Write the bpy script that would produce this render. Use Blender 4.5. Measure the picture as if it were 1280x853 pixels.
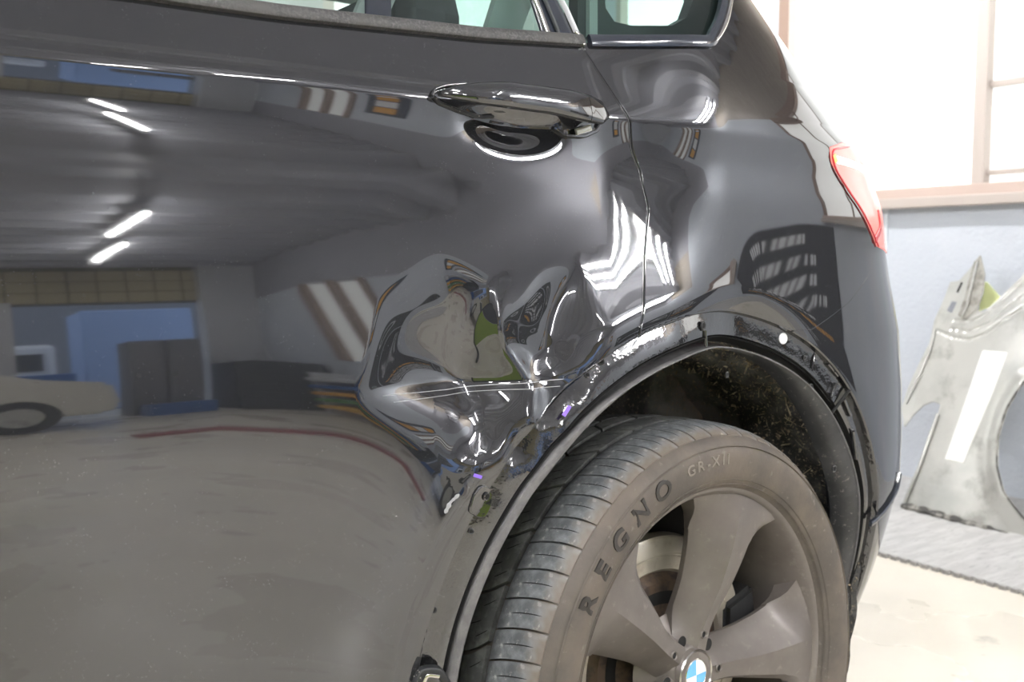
import bpy, bmesh, math, random
import numpy as np
from mathutils import Vector, Matrix
PI=math.pi
sc=bpy.context.scene; COL=sc.collection
for o in list(bpy.data.objects): bpy.data.objects.remove(o)

# ---------------------------------------------------------------- camera, world, exposure
FPX=1244.; CAM=np.array([-1.08,-.97,.93]); YAW=36.0; PITCH=-4.7
cd=bpy.data.cameras.new('camera'); cam=bpy.data.objects.new('camera',cd); COL.objects.link(cam)
cd.sensor_width=36; cd.lens=36*FPX/1280; cd.clip_start=.02; cd.clip_end=200
cam.location=CAM.tolist(); cam.rotation_euler=(math.radians(90+PITCH),0,math.radians(-YAW)); sc.camera=cam
cd.dof.use_dof=True; cd.dof.focus_distance=1.25; cd.dof.aperture_fstop=7.1
w=bpy.data.worlds.new('world'); sc.world=w; w.use_nodes=True
w.node_tree.nodes['Background'].inputs[0].default_value=(.80,.88,1,1); w.node_tree.nodes['Background'].inputs[1].default_value=1.0
sc.view_settings.view_transform='Standard'; sc.view_settings.look='None'; sc.view_settings.gamma=1
sc.view_settings.exposure=1.9; sc.view_settings.use_curve_mapping=False
TUBE_POWER=55.; PANE_POWER=.50
random.seed(7); rng=np.random.RandomState(5)
# ---------- body surface: P(u,z), u = length along the side (rearwards), z = height
ACX,ACZ=-.037,.376
def sst(a,b,x):
    t=np.clip((x-a)/(b-a),0,1); return t*t*(3-2*t)
_zt=np.linspace(.15,1.7,3101)
def _prof(tab):
    z=[a for a,b in tab]; t=[b for a,b in tab]
    tt=np.interp(_zt,z,t); k=np.ones(9)/9; tt=np.convolve(np.pad(tt,4,'edge'),k,'valid')
    s=-np.tan(np.radians(tt)); h=np.concatenate([[0],np.cumsum((s[1:]+s[:-1])/2*np.diff(_zt))])
    return h-np.interp(.80,_zt,h)
T_DOOR=[(.15,-9),(.30,-6),(.40,-4),(.55,-3),(.70,-1.2),(.77,1),(.80,2.7),(.82,3.6),(.85,5.0),(.893,6.3),(.935,7.4),(.98,9.5),(1.02,9.5),(1.05,7.5),(1.068,4.6),(1.087,1.2),(1.1125,-4),(1.119,18),(1.14,22),(1.19,20),(1.22,24),(1.7,27)]
T_QTR=[(.15,-18),(.30,-14),(.45,-10),(.525,-8),(.55,-3.2),(.60,-3),(.75,-2.8),(.87,-2.4),(.90,-1.9),(.95,-1.1),(.985,-.4),(1.005,1.5),(1.03,6.5),(1.055,5),(1.07,-1),(1.105,-4),(1.113,8),(1.14,13),(1.20,17),(1.3,23),(1.7,28)]
H_D=_prof(T_DOOR); H_Q=_prof(T_QTR)
# rear corner: start of the turn by height, and its length
U0Z=[.15,.25,.35,.45,.52,.6,.7,.8,.9,.96,1.02,1.08,1.14,1.2,1.28,1.36,1.45,1.55,1.7]
U0=[0.195, 0.215, 0.237, 0.251, 0.258, 0.252, 0.238, 0.215, 0.171, 0.151, 0.136, 0.106, 0.034, -0.012, -0.047, -0.091, -0.136, -0.176, -0.226]
TURN=math.radians(84); LT=.62
def corner(u,z):
    u0=np.interp(z,U0Z,U0); s=np.clip((u-u0)/LT,0,1)
    return u0,s
_s=np.linspace(0,1,401); _ph=TURN*_s**1.6
_cx=np.concatenate([[0],np.cumsum((np.cos(_ph[1:])+np.cos(_ph[:-1]))/2)*(_s[1]-_s[0])])
_cy=np.concatenate([[0],np.cumsum((np.sin(_ph[1:])+np.sin(_ph[:-1]))/2)*(_s[1]-_s[0])])
def P(u,z,off=0.):
    u=np.asarray(u,float); z=np.asarray(z,float); u,z=np.broadcast_arrays(u,z)
    u0,s=corner(u,z)
    x=np.where(u<u0,u,u0+LT*np.interp(s,_s,_cx)); y=np.where(u<u0,0,LT*np.interp(s,_s,_cy))
    ph=np.interp(s,_s,_ph); ex=np.clip(u-u0-LT,0,None)
    x=x+ex*np.cos(TURN); y=y+ex*np.sin(TURN)
    h=hgt(u,z)+off
    return np.stack([x+np.sin(ph)*h, y-np.cos(ph)*h, z],-1)
def hgt(u,z):
    w=sst(-.22,.0,u)
    h=(1-w)*np.interp(z,_zt,H_D)+w*np.interp(z,_zt,H_Q)
    # gentle crown along the length
    h=h-.010*np.clip(-.5-u,0,None)**2*2
    # haunch: the body swells towards the arch, rolls over a ridge and drops to the bare flange
    r=np.hypot(u-ACX,z-ACZ); th=np.arctan2(z-ACZ,u-ACX)
    k=sst(-.9,-.1,np.sin(th))*(1-.85*sst(-.15,.07,u))
    q=np.clip((.80-r)/.28,0,1.3); q2=np.clip((.70-r)/.18,0,1.3); h=h+k*(.012*q*q+(.008+.011*sst(-.55,-.30,u))*q2**3)
    e=np.clip(.520-r,0,.037); h=h-10.*e*e*(1-.85*sst(.02,.22,u))
    return h+dent(u,z)
def _bowl(u,z,cu,cz,ru,rz,rot=0.,pw=2.,ex=2.):
    c,s_=math.cos(rot),math.sin(rot); a=((u-cu)*c+(z-cz)*s_)/ru; b=(-(u-cu)*s_+(z-cz)*c)/rz
    a=np.sqrt(a*a+.003); b=np.sqrt(b*b+.003)
    return np.clip(1-(a**ex+b**ex),0,1)**pw
def dent(u,z):   # the crash damage: pushed-in bowls, a fold between them, a scraped crease and crumpled metal at the arch
    uu=u+.010*np.sin(21*z+9*u)+.006*np.sin(47*z-13*u+1); zz=z+.008*np.sin(24*u+5*z+.6)+.004*np.sin(52*u+31*z)
    d=.030*_bowl(uu,zz,-.445,.800,.150,.140,.10,2.0,1.45)+.019*_bowl(uu,zz,-.318,.818,.085,.112,-.25,2.0,1.6)
    d=d-.007*np.exp(-np.sqrt(((uu+.368+.30*(zz-.80))/.016)**2+.3))*_bowl(uu,zz,-.368,.84,.07,.10)*2.2
    k=_bowl(uu,zz,-.42,.785,.17,.09,.05,1.); dz=z-.786+.03*(u+.45)
    d=d+.0050*k*np.exp(-np.sqrt((dz/.016)**2+.03))
    m=_bowl(u,z,-.375,.735,.12,.11,.5,1.)
    d=d+m*.0022*(np.sin(47*u+37*z+2)*np.sin(63*z-29*u)+.5*np.sin(100*u-60*z)*np.sin(79*z+1+44*u))
    # finger recess behind the door handle
    d=d+.020*np.exp(-(((u+.345)/.055)**2+((z-1.095)/.024)**2)**1.25)
    return -d
def N(u,z,e=.0008):
    a=P(u+e,z)-P(u-e,z); b=P(u,z+e)-P(u,z-e)
    n=np.cross(a,b); return n/np.linalg.norm(n,axis=-1,keepdims=True)
# ---------------------------------------------------------------- where a sight line from the camera meets the body side or a plane
def _basis():
    y=math.radians(YAW);p=math.radians(PITCH); d=np.array([math.sin(y)*math.cos(p),math.cos(y)*math.cos(p),math.sin(p)])
    r=np.array([math.cos(y),-math.sin(y),0]); return d,r,np.cross(r,d)
_d,_r,_u=_basis()
def proj(p): v=np.asarray(p)-CAM; w=v@_d; return np.stack([640+FPX*(v@_r)/w,426.5-FPX*(v@_u)/w],-1)
def ray(px,py): v=_d*FPX+_r*(px-640)-_u*(py-426.5); return v/np.linalg.norm(v)
def onax(px,py,ax,val): v=ray(px,py); return CAM+v*(val-CAM[ax])/v[ax]
def onpl(px,py,pt,nn): v=ray(px,py); return CAM+v*((np.asarray(pt)-CAM)@nn)/(v@nn)
_GU,_GZ=np.meshgrid(np.linspace(-1.4,.9,461),np.linspace(.2,1.6,281)); _GP=P(_GU,_GZ); _GX=proj(_GP); _GV=((_GP-CAM)*N(_GU,_GZ)).sum(-1)<0
def pick(px,py):
    e=(_GX[...,0]-px)**2+(_GX[...,1]-py)**2+(~_GV)*1e6; i=np.unravel_index(e.argmin(),e.shape); u,z=_GU[i],_GZ[i]
    for _ in range(4):
        q=proj(P(u,z)); a=(proj(P(u+1e-4,z))-q)/1e-4; b=(proj(P(u,z+1e-4))-q)/1e-4; J=np.array([a,b]).T
        try: s=np.linalg.solve(J,np.array([px,py])-q)
        except Exception: break
        if np.hypot(*s)>.012: break
        u+=s[0]; z+=s[1]
    return float(u),float(z)
def picks(L): return np.array([pick(*q) for q in L])
# ---------------------------------------------------------------- materials
MT={}
def mat(name,col=(.5,.5,.5),rough=.5,metal=0.,ior=1.5,emit=None,estr=0.,alpha=1.,noise=None,bump=None,coat=0.,rvar=None,specks=None,trans=0.):
    if name in MT: return MT[name]
    m=bpy.data.materials.new(name); m.use_nodes=True; nt=m.node_tree; b=nt.nodes['Principled BSDF']; L=nt.links.new
    b.inputs['Base Color'].default_value=(*col,1); b.inputs['Roughness'].default_value=rough; b.inputs['Metallic'].default_value=metal
    b.inputs['IOR'].default_value=ior; b.inputs['Coat Weight'].default_value=coat; b.inputs['Coat Roughness'].default_value=.03
    b.inputs['Transmission Weight'].default_value=trans
    if emit: b.inputs['Emission Color'].default_value=(*emit,1); b.inputs['Emission Strength'].default_value=estr
    tc=nt.nodes.new('ShaderNodeTexCoord'); last=None
    def nz(scale,det=4,r=.55,stretch=None):
        n=nt.nodes.new('ShaderNodeTexNoise'); n.inputs['Scale'].default_value=scale; n.inputs['Detail'].default_value=det; n.inputs['Roughness'].default_value=r
        if stretch:
            mp=nt.nodes.new('ShaderNodeMapping'); mp.inputs['Scale'].default_value=stretch; L(tc.outputs['Object'],mp.inputs[0]); L(mp.outputs[0],n.inputs['Vector'])
        else: L(tc.outputs['Object'],n.inputs['Vector'])
        return n
    def ramp(src,a,b_,c0,c1):
        r=nt.nodes.new('ShaderNodeValToRGB'); r.color_ramp.elements[0].position=a; r.color_ramp.elements[1].position=b_
        r.color_ramp.elements[0].color=(*c0,1); r.color_ramp.elements[1].color=(*c1,1); L(src,r.inputs[0]); return r.outputs[0]
    if noise:   # list of (scale, lo, hi, colour[, stretch])
        cur=None
        for q in noise:
            n=nz(q[0],6,.6,q[4] if len(q)>4 else None); f=ramp(n.outputs[0],q[1],q[2],(0,0,0),(1,1,1))
            mx=nt.nodes.new('ShaderNodeMix'); mx.data_type='RGBA'; L(f,mx.inputs[0])
            if cur is None: mx.inputs[6].default_value=(*col,1)
            else: L(cur,mx.inputs[6])
            mx.inputs[7].default_value=(*q[3],1); cur=mx.outputs[2]
        L(cur,b.inputs['Base Color'])
    if specks:  # (scale, size, colour, rough) little dust grains
        v=nt.nodes.new('ShaderNodeTexVoronoi'); v.inputs['Scale'].default_value=specks[0]; L(tc.outputs['Object'],v.inputs['Vector'])
        f=ramp(v.outputs['Distance'],specks[1]*.6,specks[1],(1,1,1),(0,0,0))
        n=nz(specks[0]*.13); g=ramp(n.outputs[0],.50,.62,(0,0,0),(1,1,1))
        mu=nt.nodes.new('ShaderNodeMath'); mu.operation='MULTIPLY'; L(f,mu.inputs[0]); L(g,mu.inputs[1])
        mx=nt.nodes.new('ShaderNodeMix'); mx.data_type='RGBA'; L(mu.outputs[0],mx.inputs[0])
        src=b.inputs['Base Color'].links
        if src: L(src[0].from_socket,mx.inputs[6])
        else: mx.inputs[6].default_value=(*col,1)
        mx.inputs[7].default_value=(*specks[2],1); L(mx.outputs[2],b.inputs['Base Color'])
    if rvar:
        n=nz(rvar[0]); L(ramp(n.outputs[0],.35,.65,(rvar[1],)*3,(rvar[2],)*3),b.inputs['Roughness'])
    if bump:    # (scale, strength, distance[, stretch])
        n=nz(bump[0],5,.6,bump[3] if len(bump)>3 else None); bp=nt.nodes.new('ShaderNodeBump'); bp.inputs['Strength'].default_value=bump[1]; bp.inputs['Distance'].default_value=bump[2]
        L(n.outputs[0],bp.inputs['Height']); L(bp.outputs[0],b.inputs['Normal'])
    MT[name]=m; return m
def glassmat(name,tint,refl=.08,rough=.02):
    if name in MT: return MT[name]
    m=bpy.data.materials.new(name); m.use_nodes=True; nt=m.node_tree; nt.nodes.clear(); L=nt.links.new
    o=nt.nodes.new('ShaderNodeOutputMaterial'); t=nt.nodes.new('ShaderNodeBsdfTransparent'); g=nt.nodes.new('ShaderNodeBsdfGlossy'); mx=nt.nodes.new('ShaderNodeMixShader'); f=nt.nodes.new('ShaderNodeFresnel')
    t.inputs[0].default_value=(*tint,1); g.inputs['Roughness'].default_value=rough; f.inputs[0].default_value=1.0+refl*6
    ge=nt.nodes.new('ShaderNodeNewGeometry'); mf=nt.nodes.new('ShaderNodeMix'); L(ge.outputs['Backfacing'],mf.inputs[0]); L(f.outputs[0],mf.inputs[2]); mf.inputs[3].default_value=.06; L(mf.outputs[0],mx.inputs[0]); L(t.outputs[0],mx.inputs[1]); L(g.outputs[0],mx.inputs[2]); L(mx.outputs[0],o.inputs[0]); MT[name]=m; return m

PAINT=mat('black car paint',(.016,.0165,.019),.03,ior=1.95,specks=(330,.13,(.17,.17,.18),0))
FLANGE=mat('bare gloss black flange',(.012,.012,.013),.08,ior=2.0,specks=(420,.16,(.16,.155,.15),0),bump=(13,.30,.008))
DUSTPL=mat('dusty black plastic',(.018,.019,.021),.5,noise=[(9,.42,.62,(.045,.045,.047)),(120,.60,.70,(.14,.13,.12))])
PLASTIC=mat('black plastic',(.015,.016,.018),.38,specks=(260,.3,(.30,.28,.25),0))
RUBBERLIP=mat('dusty grey rubber lip',(.11,.108,.112),.6,noise=[(60,.4,.7,(.17,.165,.165))],bump=(300,.5,.001))
CAVITY=mat('black cavity',(.004,.004,.004),.8)
FELT=mat('black wheel liner felt',(.055,.054,.052),.95,noise=[(7,.44,.62,(.24,.235,.22)),(160,.56,.68,(.30,.25,.18))],bump=(220,1.,.004))
DEBRIS=mat('dry straw debris',(.50,.42,.30),.8,noise=[(40,.4,.6,(.20,.15,.10))])
BLOCK=mat('dusty tread rubber',(.105,.112,.120),.5,noise=[(32,.42,.60,(.23,.245,.255)),(90,.60,.70,(.42,.42,.41))],bump=(120,.4,.002))
TREAD2=mat('worn black tread rubber',(.075,.078,.078),.5,noise=[(45,.45,.66,(.17,.175,.17))],bump=(140,.5,.002))
GROOVE=mat('tread groove',(.012,.012,.012),.85)
SIDE=mat('dirt brown sidewall rubber',(.082,.070,.060),.62,noise=[(14,.40,.62,(.125,.102,.082)),(70,.62,.76,(.20,.18,.155))],bump=(90,.35,.0015))
LETTER=mat('dark raised lettering',(.026,.022,.020),.55)
LETTER2=mat('raised brown lettering',(.20,.175,.15),.5)
WHEEL=mat('dusty bronze grey alloy',(.130,.113,.102),.42,metal=.25,ior=1.5,noise=[(9,.38,.65,(.180,.160,.145)),(60,.60,.74,(.21,.19,.17))],coat=.1)
DISC=mat('bright brake disc',(.62,.58,.50),.32,metal=.55,noise=[(3,.4,.6,(.52,.47,.39)),(30,.5,.7,(.42,.36,.29),(1,30,1))])
RUST=mat('rusty hub steel',(.11,.075,.05),.6,metal=.3,noise=[(40,.45,.6,(.05,.035,.03))])
CHROME=mat('bright trim',(.62,.60,.56),.22,metal=1.)
TRIMBLACK=mat('black window trim',(.020,.024,.034),.12,ior=1.8)
TRIMDUST=mat('dusty rubber seal',(.040,.039,.040),.55,noise=[(300,.45,.65,(.10,.095,.095)),(20,.45,.6,(.065,.062,.06))],bump=(300,.6,.001))
GLASS=glassmat('greenish side glass',(.60,.74,.70)); GLASSD=glassmat('room glass',(.85,.9,.9))
INTDARK=mat('dark cabin trim',(.05,.055,.058),.7); INTGREY=mat('grey cabin trim',(.30,.32,.32),.7)
TAIL=mat('red tail light lens',(.78,.16,.14),.12,ior=1.35,emit=(1,.34,.30),estr=.15)  # weak emission stands in for window light passing through the lens
TAILD=mat('deep red lens',(.55,.03,.04),.10,ior=1.6)
TAILW=mat('lit light strip',(1,1,1),.3,emit=(1,.92,.85),estr=.6)
ORANGE=mat('lit amber lamp',(1,.3,.1),.3,emit=(1,.25,.05),estr=.5)
WALLB=mat('pale blue stucco wall',(.50,.535,.59),.85,noise=[(3,.40,.62,(.53,.56,.61))],bump=(55,.6,.006))
WALLW=mat('off white wall',(.42,.41,.40),.8,bump=(30,.2,.004))
FLOOR=mat('cream epoxy floor',(.68,.635,.545),.28,noise=[(1.1,.45,.64,(.61,.57,.485)),(5,.66,.74,(.40,.37,.32))],rvar=(2.,.22,.45))
PLATE=mat('pale grey plate',(.40,.395,.385),.55,noise=[(5,.40,.64,(.50,.495,.48),(1,6,1)),(18,.56,.70,(.30,.295,.29),(1,5,1))])
CEIL=mat('grey folded steel roof',(.42,.425,.47),.5,metal=.1); BEAM=mat('brown steel beam',(.13,.105,.085),.6)
SIDING=mat('beige siding',(.47,.41,.24),.7); SIDEJ=mat('siding joint',(.16,.13,.08),.8)
STEEL=mat('grey painted steel',(.52,.53,.55),.45)
FRAME=mat('beige aluminium frame',(.46,.405,.37),.45); FRAMED=mat('brown window frame',(.27,.19,.15),.5)
PANE=mat('frosted pane in daylight',(.8,.8,.8),.4,emit=(1,.99,.96),estr=PANE_POWER); PANE2=mat('frosted side pane in daylight',(.7,.7,.7),.4,emit=(.96,.99,.97),estr=.27,noise=[(60,.4,.6,(.6,.62,.6),(1,8,1))])
TUBE=mat('fluorescent tube',(1,1,1),.3,emit=(1,.99,.975),estr=TUBE_POWER)
SILVER=mat('silver primed fender',(.40,.405,.385),.30,metal=.55,noise=[(3,.35,.6,(.52,.52,.49)),(7,.52,.66,(.33,.325,.30))],coat=.3)
SILVERD=mat('dirty inner flange',(.33,.32,.29),.45,metal=.4,noise=[(30,.45,.6,(.20,.19,.17))])
GRIME=mat('grimy black edge',(.05,.048,.044),.6,noise=[(25,.45,.6,(.30,.29,.26))])
TAPE=mat('matt white masking sheet',(.78,.78,.74),.5); YELL=mat('pale yellow sheet',(.80,.85,.42),.7)
WHITEP=mat('cream car paint',(.58,.56,.50),.25,coat=.5); BLACKR=mat('black rubber',(.015,.015,.016),.7)
NAVY=mat('dark navy cloth board',(.045,.055,.08),.6); BLUE=mat('blue plastic',(.03,.12,.36),.4)
LIME=mat('lime green fabric',(.38,.56,.035),.7,bump=(12,.6,.02)); YELLOW=mat('yellow paint',(.75,.42,.04),.5); GREEN=mat('green paint',(.10,.28,.06),.5)
LOCKER=mat('grey locker steel',(.16,.165,.18),.5); DARKB=mat('dark charcoal cabinet',(.045,.05,.055),.5); RED=mat('dark red strip',(.25,.04,.05),.6)
OCHRE=mat('orange sign face',(.75,.36,.03),.5); WHITE=mat('white sign face',(.75,.76,.78),.5); POST=mat('charcoal poster',(.035,.037,.045),.5); BROWN=mat('brown wood panel',(.20,.15,.11),.6)
BLUEROUND=mat('sky blue enamel',(.11,.42,.80),.25,coat=.5); WHITEROUND=mat('white enamel',(.82,.82,.80),.25,coat=.5)
SCRATCH=mat('scraped bare metal',(.36,.36,.38),.4,metal=.3); VIOLET=mat('violet transferred paint',(.22,.12,.62),.4)
def dirt_by_y(m,y0,y1,col):
    nt=m.node_tree; L=nt.links.new; b=nt.nodes['Principled BSDF']; tc=nt.nodes.new('ShaderNodeTexCoord'); sp=nt.nodes.new('ShaderNodeSeparateXYZ'); L(tc.outputs['Object'],sp.inputs[0])
    n=nt.nodes.new('ShaderNodeTexNoise'); n.inputs['Scale'].default_value=38; L(tc.outputs['Object'],n.inputs['Vector'])
    a=nt.nodes.new('ShaderNodeMath'); a.operation='MULTIPLY_ADD'; L(n.outputs[0],a.inputs[0]); a.inputs[1].default_value=.045; L(sp.outputs[1],a.inputs[2])
    r=nt.nodes.new('ShaderNodeMapRange'); L(a.outputs[0],r.inputs[0]); r.inputs[1].default_value=y0; r.inputs[2].default_value=y1; r.inputs[3].default_value=1; r.inputs[4].default_value=0
    mx=nt.nodes.new('ShaderNodeMix'); mx.data_type='RGBA'; L(r.outputs[0],mx.inputs[0]); L(b.inputs['Base Color'].links[0].from_socket,mx.inputs[6]); mx.inputs[7].default_value=(*col,1); L(mx.outputs[2],b.inputs['Base Color'])
dirt_by_y(BLOCK,.034,.054,(.145,.12,.098))
# ---------------------------------------------------------------- mesh helpers
def link(name,me,m=None,parent=None,normals=None,smooth=True):
    o=bpy.data.objects.new(name,me); COL.objects.link(o)
    if m: me.materials.append(m)
    if smooth: me.polygons.foreach_set('use_smooth',[True]*len(me.polygons))
    me.update()
    if normals is not None: me.normals_split_custom_set_from_vertices(np.asarray(normals,float).tolist())
    if parent: o.parent=parent
    return o
def mesh(name,V,F,m=None,parent=None,normals=None,smooth=True,loc=None):
    me=bpy.data.meshes.new(name); V=np.asarray(V,float)
    if loc is not None: V=V-np.asarray(loc)
    me.from_pydata(V.tolist(),[],[tuple(int(i) for i in f) for f in F]); 
    o=link(name,me,m,parent,normals,smooth)
    if loc is not None: o.location=loc
    return o
def fixn(o):
    bm=bmesh.new(); bm.from_mesh(o.data); bmesh.ops.recalc_face_normals(bm,faces=bm.faces); bm.to_mesh(o.data); bm.free(); return o
def sharp(o,ang=35):
    me=o.data; me.set_sharp_from_angle(angle=math.radians(ang)); return o
def empty(name,loc,label=None,cat=None,group=None):
    o=bpy.data.objects.new(name,None); COL.objects.link(o); o.location=loc; o.empty_display_size=.1
    if label: tag(o,label,cat,group)
    return o
def tag(o,label=None,cat=None,group=None,kind=None):
    if label: o['label']=label
    if cat: o['category']=cat
    if group: o['group']=group
    if kind: o['kind']=kind
    return o
def adopt(o,p):   # parent while keeping world place (p has translation only)
    o.parent=p; o.matrix_parent_inverse=Matrix.Translation(-Vector(p.location)); return o
def box(name,a,b,m,parent=None,bev=.0,rot=None,smooth=False):
    a=Vector(a); b=Vector(b); bm=bmesh.new(); bmesh.ops.create_cube(bm,size=1)
    s=b-a; c=(a+b)/2
    for v in bm.verts: v.co=Vector((v.co.x*s.x,v.co.y*s.y,v.co.z*s.z))
    if bev: bmesh.ops.bevel(bm,geom=list(bm.edges),offset=bev,segments=2,profile=.6,affect='EDGES')
    me=bpy.data.meshes.new(name); bm.to_mesh(me); bm.free(); o=link(name,me,m,None,None,smooth)
    o.location=c
    if rot: o.rotation_euler=rot
    if parent: adopt(o,parent)
    return o
def prism(name,pts,d,m,parent=None,bev=0.):   # closed polygon of 3-D points pushed along vector d
    bm=bmesh.new(); d=Vector(d); n=len(pts)
    a=[bm.verts.new(Vector(p)) for p in pts]; b=[bm.verts.new(Vector(p)+d) for p in pts]
    bm.faces.new(a); bm.faces.new(b[::-1])
    for i in range(n): bm.faces.new((a[i],b[i],b[(i+1)%n],a[(i+1)%n]))
    bmesh.ops.recalc_face_normals(bm,faces=bm.faces)
    if bev: bmesh.ops.bevel(bm,geom=list(bm.edges),offset=bev,segments=2,affect='EDGES')
    me=bpy.data.meshes.new(name); bm.to_mesh(me); bm.free(); o=link(name,me,m,None,None,False)
    if parent: adopt(o,parent)
    return o
def resample(pts,n,closed=False):
    p=np.asarray(pts,float)
    if closed: p=np.vstack([p,p[:1]])
    s=np.r_[0,np.cumsum(np.linalg.norm(np.diff(p,axis=0),axis=1))]; t=np.linspace(0,s[-1],n+(1 if closed else 0))
    q=np.stack([np.interp(t,s,p[:,k]) for k in range(p.shape[1])],1); return q[:-1] if closed else q
def smoothpts(p,k=2,closed=False):
    p=np.asarray(p,float)
    for _ in range(k):
        if closed: p=(np.roll(p,1,0)+2*p+np.roll(p,-1,0))/4
        else: q=p.copy(); q[1:-1]=(p[:-2]+2*p[1:-1]+p[2:])/4; p=q
    return p
def sweep(name,path,sec,m,parent=None,side=None,closed=False,scale=None,cap=True):
    # sec: closed 2-D section (a = along side vector, b = along binormal)
    path=np.asarray(path,float); n=len(path); k=len(sec); V=[];F=[]
    T=np.gradient(path,axis=0) if not closed else np.roll(path,-1,0)-np.roll(path,1,0)
    T/=np.linalg.norm(T,axis=1,keepdims=True)
    for i in range(n):
        s=np.asarray(side[i] if side is not None else (0,-1,0),float); s=s-T[i]*(s@T[i]); s/=np.linalg.norm(s)+1e-12; b=np.cross(T[i],s)
        w=1 if scale is None else scale[i]
        for a,c in sec: V.append(path[i]+w*(a*s+c*b))
    for i in range(n if closed else n-1):
        for j in range(k): i2=(i+1)%n; F.append((i*k+j,i*k+(j+1)%k,i2*k+(j+1)%k,i2*k+j))
    if cap and not closed: F.append(tuple(range(k))[::-1]); F.append(tuple((n-1)*k+j for j in range(k)))
    o=fixn(mesh(name,V,F,m)); sharp(o,50)
    if parent: adopt(o,parent)
    return o
def circ(r,k=10,ry=None): return [(r*math.cos(2*PI*j/k),(ry or r)*math.sin(2*PI*j/k)) for j in range(k)]
def lathe(name,prof,m,parent=None,seg=128,c=(0,0,0),a0=0.,a1=2*PI,normals=False):   # profile (y,r) about the axle (Y axis)
    full=abs(a1-a0-2*PI)<1e-6; n=seg if full else seg+1; k=len(prof); V=[];F=[]
    for i in range(n):
        a=a0+(a1-a0)*i/seg
        for y,r in prof: V.append((c[0]+r*math.sin(a),c[1]+y,c[2]+r*math.cos(a)))
    for i in range(seg):
        i2=(i+1)%n
        for j in range(k-1): F.append((i*k+j,i*k+j+1,i2*k+j+1,i2*k+j))
    o=mesh(name,V,F,m); fixn(o); sharp(o,40)
    if parent: adopt(o,parent)
    return o
def orient(o,n):   # turn +Z of a flat part to n
    o.rotation_euler=Vector(n).to_track_quat('Z','Y').to_euler(); return o
# ---------------------------------------------------------------- the workshop
XW=2.92; YB=-9.6; YF=3.6; XL=-9.; H=3.27; FZ=-.048; _before=set(bpy.data.objects)
S=lambda o: tag(o,kind='structure')
S(box('floor',(XL,YB,-.1),(XW+.2,YF,0),FLOOR))
ys=np.arange(YB-.3,YF+.5,.11); V=[];F=[]
for i,y in enumerate(ys):
    z=H+(.075 if (i//2)%2 else 0.)
    V+= [(XL,y,z),(XW+.2,y,z)]
for i in range(len(ys)-1): F.append((2*i,2*i+1,2*i+3,2*i+2))
S(mesh('ceiling',V,F,CEIL,smooth=False))
for k,x in enumerate((-6.5,-3.6,-.9)):
    S(box('trim_%d'%(k+2),(x-.09,YB,H-.24),(x+.09,YF,H-.02),CEIL))
wy=(2.255,-1.62); wz=(1.252,2.60)
S(box('wall_right',(XW,YB,0),(XW+.2,YF,wz[0]-.03),WALLB))
S(box('wall_right',(XW,YB,wz[1]),(XW+.2,-3.4,H+.1),mat('grey upper wall',(.30,.30,.33),.6)))
S(box('wall_right',(XW,-3.4,wz[1]),(XW+.2,YF,H+.1),mat('brown boarded upper wall',(.27,.23,.19),.5,noise=[(6,.4,.6,(.34,.30,.25),(1,12,1))])))
S(box('wall_right',(XW,wy[0],wz[0]-.03),(XW+.2,2.70,wz[1]),WALLB)); S(box('wall_right',(XW,2.70,wz[0]-.03),(XW+.2,YF,1.75),WALLB)); S(box('wall_right',(XW,3.5,1.75),(XW+.2,YF,wz[1]),WALLB))
wn=S(empty('window_5',(XW,3.1,1.75))); box('pane',(XW+.06,2.70,1.75),(XW+.07,3.5,wz[1]),PANE,wn); box('window_frame',(XW,2.70,1.75),(XW+.06,2.74,wz[1]),FRAME,wn); box('window_frame',(XW,3.46,1.75),(XW+.06,3.5,wz[1]),FRAME,wn)  # added glowing window, brightens the view through the quarter glass
S(box('wall_right',(XW,-6.9,wz[0]-.03),(XW+.2,wy[1],wz[1]),WALLB))
S(box('wall_right',(XW,YB,wz[0]-.03),(XW+.2,-8.1,wz[1]),WALLB))
S(box('trim_6',(XW-.008,1.668,0),(XW+.01,1.684,1.20),mat('white corner bead',(.66,.70,.74),.5)))
S(box('wall_left',(XL-.2,YB,0),(XL,YF,H+.1),WALLW))
S(box('wall_front',(XL,YF,0),(XW+.2,YF+.2,.75),WALLW)); S(box('wall_front',(XL,YF,2.9),(XW+.2,YF+.2,H+.1),WALLW))
for x0,x1 in ((XL,-2.2),(-.2,1.1),(2.2,XW+.2)): S(box('wall_front',(x0,YF,.75),(x1,YF+.2,2.9),WALLW))
for k,(x0,x1) in enumerate(((-2.2,-.2),(1.1,2.2))):
    wn=S(empty('window_%d'%(k+3),((x0+x1)/2,YF,.75)))
    adopt(box('pane',(x0,YF+.05,.75),(x1,YF+.07,2.9),PANE2),wn)
    for q in (x0,(x0+x1)/2-.03,x1-.06): box('window_frame',(q,YF,.75),(q+.06,YF+.06,2.9),FRAME,wn)
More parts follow.
